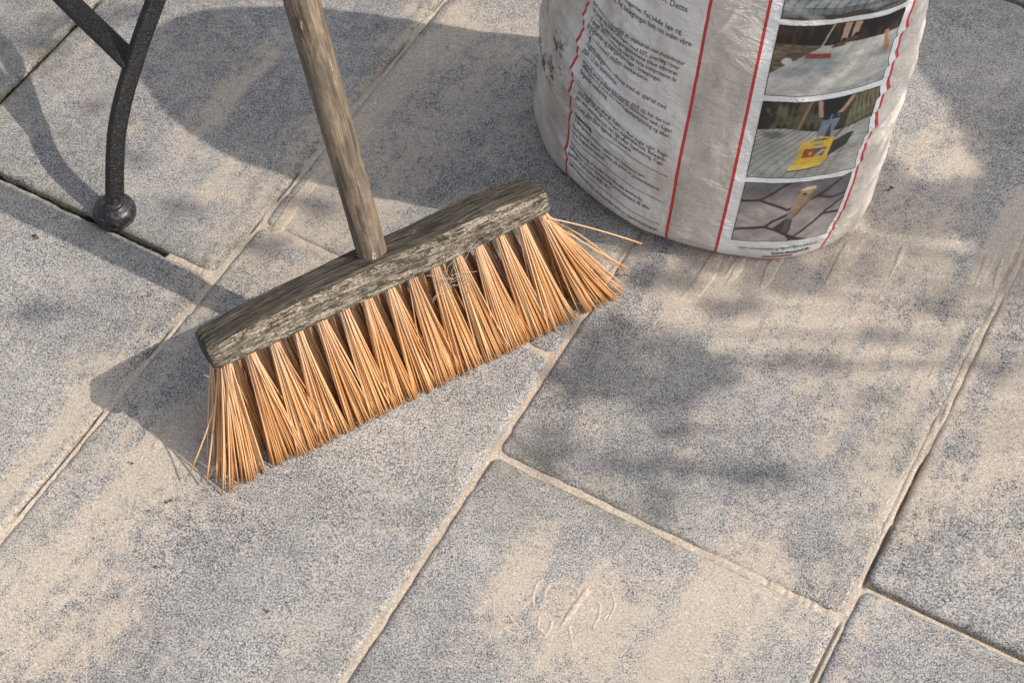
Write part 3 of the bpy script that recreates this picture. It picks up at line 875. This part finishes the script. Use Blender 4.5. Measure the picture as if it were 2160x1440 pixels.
NL, NS = 320, 96
xx = np.linspace(-1, 1, NL)
xx = np.sign(xx) * (1 - (1 - abs(xx)) ** 1.35)
HL = .201
th = np.linspace(0, 2 * np.pi, NS, endpoint=False)
Vb, UVb, FR = [], [], []
for t in xx:
    at_end = abs(t)
    hgt = .0315 + .0070 * (1 - at_end ** 2.4) + (.004 * math.exp(-((t - .62) / .25) ** 2))
    wid = .0420 + .0070 * (1 - at_end ** 3)
    e = max(0.0, (at_end - (.945 if t < 0 else .90)) / (.055 if t < 0 else .10))
    k = math.sqrt(max(0.0, 1 - e ** 2.6)) * .62 + .38 if at_end < 1 else .38
    k = 1 - (1 - k) * (.30 if t < 0 else .85)
    ex = .30
    td = np.linspace(0, 2 * np.pi, 1441)
    c, s = np.cos(td), np.sin(td)
    cq = np.sign(c) * abs(c) ** ex * wid / 2 * (1 - (1 - k) * .55); ch = np.sign(s) * abs(s) ** ex * hgt / 2 * (1 - (1 - k) * .75)
    arcl = np.concatenate([[0], np.cumsum(np.hypot(np.diff(cq), np.diff(ch)))])
    pl = np.linspace(0, arcl[-1], NS, endpoint=False)
    cq, ch = np.interp(pl, arcl, cq), np.interp(pl, arcl, ch)
    tt = np.interp(pl, arcl, td); c, s = np.cos(tt), np.sin(tt)
    x = t * HL
    q = -wid0 / 2 + cq if (wid0 := .047) else 0
    h = hgt / 2 + ch - (1 - k) * .004
    # the top leans over a little towards the front edge
    q = q - .004 * np.clip(h / .045, 0, 1) * (c > 0)
    ck, sk = cq * 80 + 9, ch * 80 + 9
    nz = (fbm(np.full(NS, x * 12 + 7) + ck, sk + x * 9, 201, 3) - .5) * .0030 + (fbm(np.full(NS, x * 7 + 40), (ck * 5 + sk * 7), 202, 3) - .5) * .0016
    nz += (fbm(x * 120 + ck * 9, sk * 9 + 60, 204, 2) - .5) * .0010 * (.3 + sstep(.85, 1, at_end) * 2.5)
    q = q + c * nz; h = h + s * nz
    Vb.append(bp(np.full(NS, x), q, h)); UVb.append(np.stack([np.full(NS, x), pl / arcl[-1] * .165 + .006 * np.sin(x * 15)], -1)); FR.append(((cq > wid * .40) & (ch < hgt * .40)).astype(float))
Vb = np.concatenate(Vb)
ij = np.arange(NL - 1)[:, None] * NS; jj = np.arange(NS)[None, :]; j2 = (jj + 1) % NS
Fb = np.stack([ij + jj, ij + j2, ij + NS + j2, ij + NS + jj], -1).reshape(-1, 4).tolist()
Fb += [list(range(NS))[::-1], [(NL - 1) * NS + j for j in range(NS)]]
mk('broom_head', Vb, Fb, mw.m, broom, uv=np.concatenate(UVb), attrs={'front': np.concatenate(FR)})

mh = NT('weathered broom handle', .75, .25)
uvh = mh.n('ShaderNodeUVMap', uv_map='UVMap').outputs[0]
h1 = mh.noise(mh.mapping(uvh, (300, 9, 1)), 1, 5, .7, .3)
h2 = mh.noise(mh.mapping(uvh, (80, 22, 1)), 1, 6, .72, .7)
h3 = mh.noise(mh.mapping(uvh, (900, 60, 1)), 1, 3, .7)
hc = mh.ramp(mh.math('ADD', mh.math('MULTIPLY', h1, .6), mh.math('MULTIPLY', h3, .4)), [(.36, (.075, .053, .036)), (.50, (.20, .148, .102)), (.64, (.32, .245, .175))])
grey = mh.ramp(h1, [(.38, (.045, .036, .027)), (.62, (.165, .135, .102))])
hc = mh.mix(mh.math('MULTIPLY', mh.smooth(mh.math('ADD', mh.math('MULTIPLY', h2, .8), mh.math('MULTIPLY', h1, .2)), .43, .55), .88), hc, grey)
chip = mh.smooth(mh.noise(mh.mapping(uvh, (120, 16, 1), loc=(5, 3, 0)), 1, 4, .7), .665, .70)
hc = mh.mix(mh.math('MULTIPLY', chip, .8), hc, (.56, .50, .43))
mh.base(hc)
mh.bump(mh.math('ADD', h1, mh.math('MULTIPLY', h3, .5)), .0012, .7)
hd = .034 * BU - .44 * BN + .897 * BZ; hd /= np.linalg.norm(hd)
hb0 = bp(-.002, -.0240, .026)
ln = np.linspace(0, 1.34, 220)
rr = .0158 + .0018 * sstep(0, .35, ln) + .0006 * (fbm(ln * 9, ln * 0, 301) - .5)
rr = np.where(ln > 1.32, rr * np.sqrt(np.clip(1 - ((ln - 1.32) / .0201) ** 2, .02, 1)), rr)
e1 = np.cross(hd, BZ); e1 /= np.linalg.norm(e1); e2 = np.cross(e1, hd)
ta = np.linspace(0, 2 * np.pi, 40, endpoint=False)
rad = rr[:, None] * (1 + .020 * (fbm(ln[:, None] * 12 + 0 * ta, np.cos(ta)[None] * 2 + 5 + 0 * ln[:, None], 302, 3) - .5)) + .0004 * (fbm(ln[:, None] * 6 + 0 * ta, ta[None] * 8 + 0 * ln[:, None], 303, 3) - .5)
Vh = hb0 + ln[:, None, None] * hd + rad[..., None] * (np.cos(ta)[None, :, None] * e1 + np.sin(ta)[None, :, None] * e2)
nl_, na = len(ln), 40
Fh = [[i * na + j, i * na + (j + 1) % na, (i + 1) * na + (j + 1) % na, (i + 1) * na + j] for i in range(nl_ - 1) for j in range(na)]
Fh += [list(range(na))[::-1], [(nl_ - 1) * na + j for j in range(na)]]
mk('broom_handle', Vh.reshape(-1, 3), Fh, mh.m, broom, uv=np.stack([np.broadcast_to(ta * .0165, (nl_, na)), np.broadcast_to(ln[:, None], (nl_, na))], -1).reshape(-1, 2))

# bristles, tuft by tuft
mbr = NT('orange bristle', .42, .45)
bt, br = mbr.attr('along'), mbr.attr('rnd')
bc = mbr.ramp(br, [(0, (.60, .27, .090)), (.4, (.79, .445, .185)), (.75, (.86, .54, .265)), (1, (.85, .60, .36))])
dust = mbr.math('MULTIPLY', mbr.smooth(bt, .55, .05), .42)
bc = mbr.mix(dust, bc, (.74, .57, .42))
bc = mbr.mix(mbr.math('MULTIPLY', mbr.smooth(bt, .80, 1.0), .35), bc, (.60, .22, .045))
mbr.base(bc)
tr = mbr.n('ShaderNodeBsdfTranslucent'); mbr.put(tr.inputs['Color'], mbr.mix(.5, bc, (.60, .20, .05)))
ms = mbr.n('ShaderNodeMixShader'); ms.inputs[0].default_value = .22
mbr.t.links.new(mbr.b.outputs[0], ms.inputs[1]); mbr.t.links.new(tr.outputs[0], ms.inputs[2])
mbr.t.links.new(ms.outputs[0], mbr.t.nodes['Material Output'].inputs['Surface'])
NSEG, NSD = 8, 6
def bristle_mesh(base, ctrl, tip, rad, rnd):
    """base, ctrl, tip: (n,3). quadratic curves -> one mesh"""
    n = len(base)
    t = np.linspace(0, 1, NSEG)
    P = base[:, None] * ((1 - t) ** 2)[None, :, None] + ctrl[:, None] * (2 * t * (1 - t))[None, :, None] + tip[:, None] * (t ** 2)[None, :, None]
    P[..., 2] = np.maximum(P[..., 2], .0020)
    T = tip - base; T /= np.linalg.norm(T, axis=1)[:, None]
    N = np.cross(T, BU[None]); N /= np.linalg.norm(N, axis=1)[:, None]
    B = np.cross(T, N)
    a = np.linspace(0, 2 * np.pi, NSD, endpoint=False)
    ring = N[:, None, :] * np.cos(a)[None, :, None] + B[:, None, :] * np.sin(a)[None, :, None]
    V = P[:, :, None, :] + rad[:, None, None, None] * ring[:, None]
    F = []
    base_i = (np.arange(n) * NSEG * NSD)[:, None, None]
    i = np.arange(NSEG - 1)[None, :, None] * NSD; j = np.arange(NSD)[None, None, :]; k = (j + 1) % NSD
    F = np.stack([base_i + i + j, base_i + i + k, base_i + i + NSD + k, base_i + i + NSD + j], -1).reshape(-1, 4).tolist()
    F += [[int(b) + (NSEG - 1) * NSD + q for q in range(NSD)] for b in (np.arange(n) * NSEG * NSD)]
    return V.reshape(-1, 3), F, np.broadcast_to(t[None, :, None], (n, NSEG, NSD)).ravel(), np.repeat(rnd, NSEG * NSD)
NCOL = 15
for row, (q0, cnt) in enumerate(((-.0060, 58), (-.0255, 50), (-.0400, 44), (-.0160, 36), (-.0330, 36))):
    ncol = 2 if row > 2 else NCOL if row == 0 else NCOL - 1
    for kcol in range(ncol):
        x0 = (kcol - (NCOL - 1) / 2 + (0, .35, .70)[min(row, 2)]) * .0269 if ncol > 2 else (-.190, .190)[kcol]
        endf = x0 / .19
        n = cnt + int(rng.integers(-3, 4))
        r = np.sqrt(rng.random(n)) * .0052; a = rng.random(n) * 6.283
        ox, oq = r * np.cos(a), r * np.sin(a) * .95
        b = bp(x0 + ox, q0 + oq, np.full(n, .003))
        spread = 1.80 + .30 * rng.random()
        lean = rng.normal(0, .0020) + .010 + .010 * endf
        side = (1.0 if endf > 0 else -.9) * max(0, abs(endf) - .84) / .16
        rk = np.argsort(np.argsort(ox)) / (n - 1.) * 2 - 1
        dx = rk * .0164 * (spread / 1.75) - ox + rng.normal(0, .0022, n) + lean + side * ((.012 + .030 * np.abs(rng.normal(0, .55, n))) if endf > 0 else (.004 + .046 * rng.random(n)))
        dq = -oq * .4 + rng.uniform(-.0055, .0055, n) + (.006 - min(row, 2) * .003)
        if rng.random() < .8:
            w = rng.random(n) < .07
            dx = dx + w * rng.normal(0, .011, n)
        L = .1500 + rng.normal(0, .0010, n)
        ha = -L
        tip = bp(x0 + ox + dx, q0 + oq + dq, ha)
        # cut bristles where the paving stops them
        s = np.clip((b[:, 2] - .0022) / np.maximum(b[:, 2] - tip[:, 2], 1e-6), .5, 1.0)
        tip = b + (tip - b) * s[:, None]
        mid = bp(x0 + ox + dx * (.40 + .05 * rng.normal(0, 1, n)), q0 + oq + dq * .3 + rng.normal(0, .0016, n), ha * .5 * s)
        V, F, al, rn = bristle_mesh(b, mid, tip, rng.normal(.00074, .00007, n), rng.random(n))
        mk('bristle_tuft', V, F, mbr.m, broom, attrs={'along': al, 'rnd': rn})
# strays at both ends of the head
def stray(px0, pxm, px1, name='stray_bristle'):
    pts = [at(*p[:2], p[2]) for p in (px0, pxm, px1)]
    b, m_, t = (np.array([p]) for p in pts)
    ctrl = 2 * m_ - .5 * (b + t)
    V, F, al, rn = bristle_mesh(b, ctrl, t, np.array([.0009]), np.array([.6 + .3 * random.random()]))
    mk(name, V, F, mbr.m, broom, attrs={'along': al, 'rnd': rn})
stray((1156, 460, .128), (1250, 482, .092), (1354, 514, .060))
stray((1156, 462, .126), (1230, 500, .075), (1318, 572, .020))
stray((1154, 464, .126), (1225, 508, .075), (1324, 566, .026))
stray((1152, 466, .126), (1222, 520, .070), (1312, 600, .010))
stray((466, 775, .122), (452, 860, .075), (398, 1004, .012))
stray((460, 775, .122), (452, 880, .068), (436, 1016, .010))
stray((468, 776, .122), (462, 890, .060), (456, 1018, .008))
stray((474, 776, .122), (492, 890, .060), (438, 1010, .008))

# dry fibres caught in the bristles
mf = NT('dry fibre', .8, .2); mf.base((.42, .36, .30))
fib = empty('grass_fibres', tuple(bp(.06, .0, -.02)))
tag(fib, 'tangle of dry grey grass fibres and fluff caught under the broom head', 'dry grass')
for i in range(16):
    p = bp(.052 + .03 * random.random(), .003 + .004 * random.random(), -.004 - .02 * random.random())
    pts = [p]
    dr = np.array([random.gauss(0, 1), random.gauss(0, .25), random.gauss(-.3, .8)])
    for k in range(4):
        dr = dr + np.array([random.gauss(0, .7), random.gauss(0, .15), random.gauss(0, .7)])
        dn = dr / np.linalg.norm(dr)
        st = .005 + .006 * random.random()
        p = p + BU * dn[0] * st + BQ * dn[1] * st * .4 + BUP * dn[2] * st
        pts.append(p)
    v, f = tube(spline(pts, 5), .00032, 4)
    mk('fibre', v, f, mf.m, fib)

# ------------------------------------------------------------------ wrought iron garden chair
mi = NT('black hammered paint', .42, .32)
iv = mi.pos()
ns = mi.noise(iv, 620, 3, .75)
ic = mi.ramp(ns, [(.42, (.005, .005, .006)), (.57, (.013, .0125, .013)), (.66, (.10, .095, .09))])
rust = mi.math('MULTIPLY', mi.smooth(mi.noise(iv, 70, 4, .7), .66, .74), .5)
mi.base(mi.mix(rust, ic, (.085, .030, .012)))
mi.b.inputs['Roughness'].default_value = .5
mi.bump(mi.math('ADD', ns, mi.math('MULTIPLY', mi.noise(iv, 150, 3, .6), 1.5)), .0014, .7)
mfoot = NT('worn steel foot', .33, .5)
fv = mfoot.pos()
fn = mfoot.noise(fv, 240, 4, .7)
fc = mfoot.ramp(fn, [(.35, (.008, .008, .009)), (.55, (.028, .028, .030)), (.72, (.13, .128, .125))])
mfoot.base(mfoot.mix(mfoot.math('MULTIPLY', mfoot.smooth(mfoot.noise(fv, 85, 3, .7), .60, .68), .7), fc, (.15, .062, .030)))
mfoot.b.inputs['Metallic'].default_value = .25
mfoot.bump(fn, .0010, .5)
chair = empty('garden_chair', (-.49, 1.50, 0))
tag(chair, 'black wrought iron garden chair with curved legs on ball feet, beside a mossy open joint', 'chair')
LEG = [(-.4665, 1.2400, .012), (-.4650, 1.2490, .030), (-.4610, 1.2680, .062), (-.4550, 1.2900, .094), (-.4445, 1.3140, .124), (-.4325, 1.3370, .149), (-.4200, 1.3590, .174), (-.4020, 1.3860, .206), (-.372, 1.428, .262), (-.345, 1.462, .330), (-.335, 1.480, .430)]
CH = np.array([-.60, 1.655])
def rot(P, k):
    P = np.array(P, float); d = P[:, :2] - CH
    c, s = math.cos(k), math.sin(k)
    P[:, :2] = CH + np.stack([d[:, 0] * c - d[:, 1] * s, d[:, 0] * s + d[:, 1] * c], -1)
    return P
def flatbar(P, w, t, wdir, sides=16):
    """bar with a rounded rectangular section, wide along wdir"""
    P = np.asarray(P, float)
    T = np.gradient(P, axis=0); T /= np.linalg.norm(T, axis=1)[:, None]
    W = np.asarray(wdir, float)[None] - T * (T @ np.asarray(wdir, float))[:, None]; W /= np.linalg.norm(W, axis=1)[:, None]
    B = np.cross(T, W)
    a = np.linspace(0, 2 * np.pi, sides, endpoint=False) + .2
    c, s = np.sign(np.cos(a)) * abs(np.cos(a)) ** .4 * w / 2, np.sign(np.sin(a)) * abs(np.sin(a)) ** .4 * t / 2
    V = P[:, None] + W[:, None] * c[None, :, None] + B[:, None] * s[None, :, None]
    n = len(P)
    F = [[i * sides + j, i * sides + (j + 1) % sides, (i + 1) * sides + (j + 1) % sides, (i + 1) * sides + j] for i in range(n - 1) for j in range(sides)]
    F += [list(range(sides))[::-1], [(n - 1) * sides + j for j in range(sides)]]
    return V.reshape(-1, 3), F
prof = [(0, .0005), (.014, .0005), (.0185, .003), (.0205, .008), (.0208, .011), (.0200, .0125), (.0212, .0140), (.0218, .019), (.0208, .026), (.0180, .032), (.0135, .0365), (.0115, .039), (.0105, .044), (0, .045)]
for k in range(4):
    P = rot(spline(LEG, 8), k * math.pi / 2)
    wd = rot([[CH[0] + .8, CH[1] + .6, 0]], k * math.pi / 2)[0] - np.array([*CH, 0]); wd[2] = .0
    leg = mk('leg', *flatbar(P, .0200, .0150, wd), mi.m, chair)
    f0 = rot([(-.4665, 1.2350, 0)], k * math.pi / 2)[0]
    nn = 36
    ang = np.linspace(0, 2 * np.pi, nn, endpoint=False)
    pr = spline(prof, 3); pr[:, 0] = np.maximum(pr[:, 0] * 1.16, .0001)
    pr[:, 1] = np.maximum(pr[:, 1] * .70, .0005)
    V = np.stack([f0[0] + np.cos(ang)[:, None] * pr[None, :, 0], f0[1] + np.sin(ang)[:, None] * pr[None, :, 0], np.broadcast_to(pr[None, :, 1], (nn, len(pr)))], -1).reshape(-1, 3)
    mk('ball_foot', V, grid_faces(nn, len(pr), wrap=True).tolist(), mfoot.m, leg)
    s0 = rot([(-.4310, 1.3370, .150), (-.528, 1.452, .142), (-.60, 1.54, .140), (-.605, 1.60, .14)], k * math.pi / 2)
    if k % 2 == 0:
        mk('stretcher', *flatbar(spline(s0, 6), .0260, .0090, (.77, .64, 0) if k % 2 == 0 else (-.64, .77, 0)), mi.m, chair)
    else:
        mk('stretcher', *flatbar(spline(s0, 6) - np.array([0, 0, .001]), .0260, .0090, (.77, .64, 0) if k % 2 == 0 else (-.64, .77, 0)), mi.m, chair)
ang = np.linspace(0, 2 * np.pi, 60, endpoint=False)
def ring(r, z, rad):
    P = np.stack([CH[0] + r * np.cos(ang), CH[1] + r * np.sin(ang), np.full(60, z)], -1)
    a = np.linspace(0, 2 * np.pi, 10, endpoint=False)
    rdir = np.stack([np.cos(ang), np.sin(ang), 0 * ang], -1)
    V = P[:, None] + rad * (rdir[:, None] * np.cos(a)[None, :, None] + BZ[None, None] * np.sin(a)[None, :, None])
    F = [[i * 10 + j, ((i + 1) % 60) * 10 + j, ((i + 1) % 60) * 10 + (j + 1) % 10, i * 10 + (j + 1) % 10] for i in range(60) for j in range(10)]
    return V.reshape(-1, 3), F
mk('stretcher_ring', *ring(.075, .14, .006), mi.m, chair)
seat = mk('seat_ring', *ring(.320, .435, .010), mi.m, chair)
for i in range(-6, 7):
    y = i * .045
    w = math.sqrt(.318 ** 2 - y * y)
    mk('seat_slat', *flatbar([(CH[0] - w, CH[1] + y, .436), (CH[0], CH[1] + y, .434), (CH[0] + w, CH[1] + y, .436)], .026, .004, (0, 1, 0), 8), mi.m, seat)
back = spline([(CH[0] - .27, CH[1] + .17, .435), (CH[0] - .30, CH[1] + .24, .72), (CH[0] - .20, CH[1] + .36, .93), (CH[0], CH[1] + .40, .98), (CH[0] + .20, CH[1] + .36, .93), (CH[0] + .30, CH[1] + .24, .72), (CH[0] + .27, CH[1] + .17, .435)], 8)
mk('back_frame', *tube(back, .009, 10), mi.m, chair)
for x in (-.14, 0, .14):
    mk('back_bar', *tube(spline([(CH[0] + x, CH[1] + math.sqrt(.318 ** 2 - x * x), .435), (CH[0] + x * 1.05, CH[1] + .345, .7), (CH[0] + x, CH[1] + .395 - abs(x) * .15, .955)], 6), .005, 8), mi.m, chair)

# ------------------------------------------------------------------ shrub beside the patio (its leaves dapple the sunlight)
ml = NT('shrub leaf', .5, .4)
lc = ml.ramp(ml.attr('rnd'), [(0, (.035, .065, .018)), (1, (.085, .13, .035))])
ml.base(lc)
mtk = NT('shrub bark', .9, .1); mtk.base(mtk.ramp(mtk.noise(mtk.obj(), 60, 4), [(.3, (.05, .035, .025)), (.7, (.14, .11, .08))]))
shrub = empty('shrub', (2.05, .80, 0))
tag(shrub, 'leafy shrub beside the patio casting dappled shade over the sand bag', 'shrub')
# (point in the survey photograph where the shade falls, radii in px, height of the point, distance up the sunbeam, leaves)
SHADE = [
 (2080, 90, 150, 150, 0, 1.5, 950), (2120, 260, 90, 110, 0, 1.5, 420), (2000, 50, 100, 110, 0, 1.6, 520), (2140, 420, 80, 100, 0, 1.5, 190), (2050, 440, 90, 60, 0, 1.6, 170), (1930, 440, 100, 55, 0, 1.7, 150), (2130, 540, 55, 60, 0, 1.6, 90),
 (1870, 390, 50, 60, 0, 1.7, 40), (2210, 60, 120, 220, 0, 1.6, 600),
 (1340, 760, 150, 62, 0, 2.1, 90), (1480, 775, 80, 45, 0, 2.1, 40), (1240, 790, 90, 60, 0, 2.2, 36), (1420, 870, 90, 40, 0, 2.3, 24), (1400, 590, 60, 16, 0, 2.0, 16), (1250, 690, 70, 30, 0, 2.0, 14),
 (1660, 580, 100, 34, 0, 1.9, 42), (1540, 640, 60, 22, 0, 2.0, 14), (1800, 560, 60, 18, 0, 1.9, 16), (1700, 760, 120, 18, 0, 2.4, 9), (1880, 840, 100, 16, 0, 2.4, 6), (1990, 640, 50, 20, 0, 2.0, 12),
 (1330, 985, 100, 16, 0, 2.3, 16), (1560, 995, 120, 14, 0, 2.3, 18), (1380, 1060, 18, 50, 0, 2.3, 9), (1150, 950, 60, 50, 0, 2.4, 14), (2080, 780, 60, 18, 0, 2.4, 4), (1900, 700, 60, 16, 0, 2.4, 5),
 (1700, 60, 90, 60, .33, 1.4, 90), (1720, 200, 100, 80, .24, 1.4, 120), (1800, 120, 70, 80, .28, 1.4, 90), (1700, 320, 80, 60, .17, 1.4, 80), (1660, 440, 80, 60, .08, 1.4, 70), (1780, 400, 45, 60, .10, 1.4, 45), (1880, 120, 36, 70, .29, 1.4, 45), (1850, 210, 26, 45, .23, 1.4, 22), (1600, 150, 60, 120, .28, 1.4, 60),
 (90, 650, 46, 16, 0, 3.2, 7), (190, 215, 30, 16, 0, 3.2, 5), (60, 60, 90, 60, 0, 3.2, 26), (230, 30, 70, 22, 0, 3.2, 12), (640, 420, 70, 10, 0, 2.8, 10), (700, 445, 60, 9, 0, 2.8, 8), (560, 520, 60, 16, 0, 2.8, 10), (360, 440, 60, 12, 0, 3.0, 7), (250, 330, 40, 12, 0, 3.0, 4)]
LV, LF, LR = [], [], []
leaf = np.array([(0, 0, 0), (.28, .20, .04), (.62, .20, .05), (1, 0, 0), (.62, -.20, .05), (.28, -.20, .04), (.5, 0, -.03)])
lfa = [(0, 1, 6), (1, 2, 6), (2, 3, 6), (3, 4, 6), (4, 5, 6), (5, 0, 6)]
nodes = []
for (u, v, ru, rv, z, D, n) in SHADE:
    g = at(u, v, z)
    gx = np.linalg.norm(at(u + ru, v, z) - g); gy = np.linalg.norm(at(u, v + rv, z) - g)
    c0 = g + SUN * D
    nodes.append((c0, D))
    for i in range(n):
        r = math.sqrt(random.random()) if n > 20 else random.random() ** .4 * 1.05; a = random.random() * 6.283
        p = g + np.array([gx * r * math.cos(a), gy * r * math.sin(a), 0]) + SUN * (D + random.gauss(0, .10))
        sz = random.uniform(.022, .046)
        ax = rng.normal(0, 1, 3); ax /= np.linalg.norm(ax)
        bx = np.cross(ax, rng.normal(0, 1, 3)); bx /= np.linalg.norm(bx); cx = np.cross(ax, bx)
        b = len(LV)
        for q in leaf:
            q = (q - [.5, 0, 0]) * sz * 1.0
            LV.append(p + ax * q[0] + bx * q[1] * 1.15 + cx * q[2])
        LF += [tuple(b + k for k in f) for f in lfa]
        LR += [random.random()] * 7
mk('leaves', LV, LF, ml.m, shrub, attrs={'rnd': LR})['kind'] = 'stuff'
root = np.array([2.05, .80, 0])
fork = root + np.array([-.05, .0, .75])
v, f = tube(spline([root + [0, 0, -.05], root + [.02, -.01, .3], fork], 8), np.linspace(.035, .022, 17), 10)
mk('trunk', v, f, mtk.m, shrub)
for c0, D in nodes:
    m_ = (fork + c0) / 2 + np.array([.08, 0, .12])
    P = spline([fork, m_, c0 + SUN * .05], 8)
    v, f = tube(P, np.linspace(.0036, .0012, len(P)), 6)
    mk('branch', v, f, mtk.m, shrub)
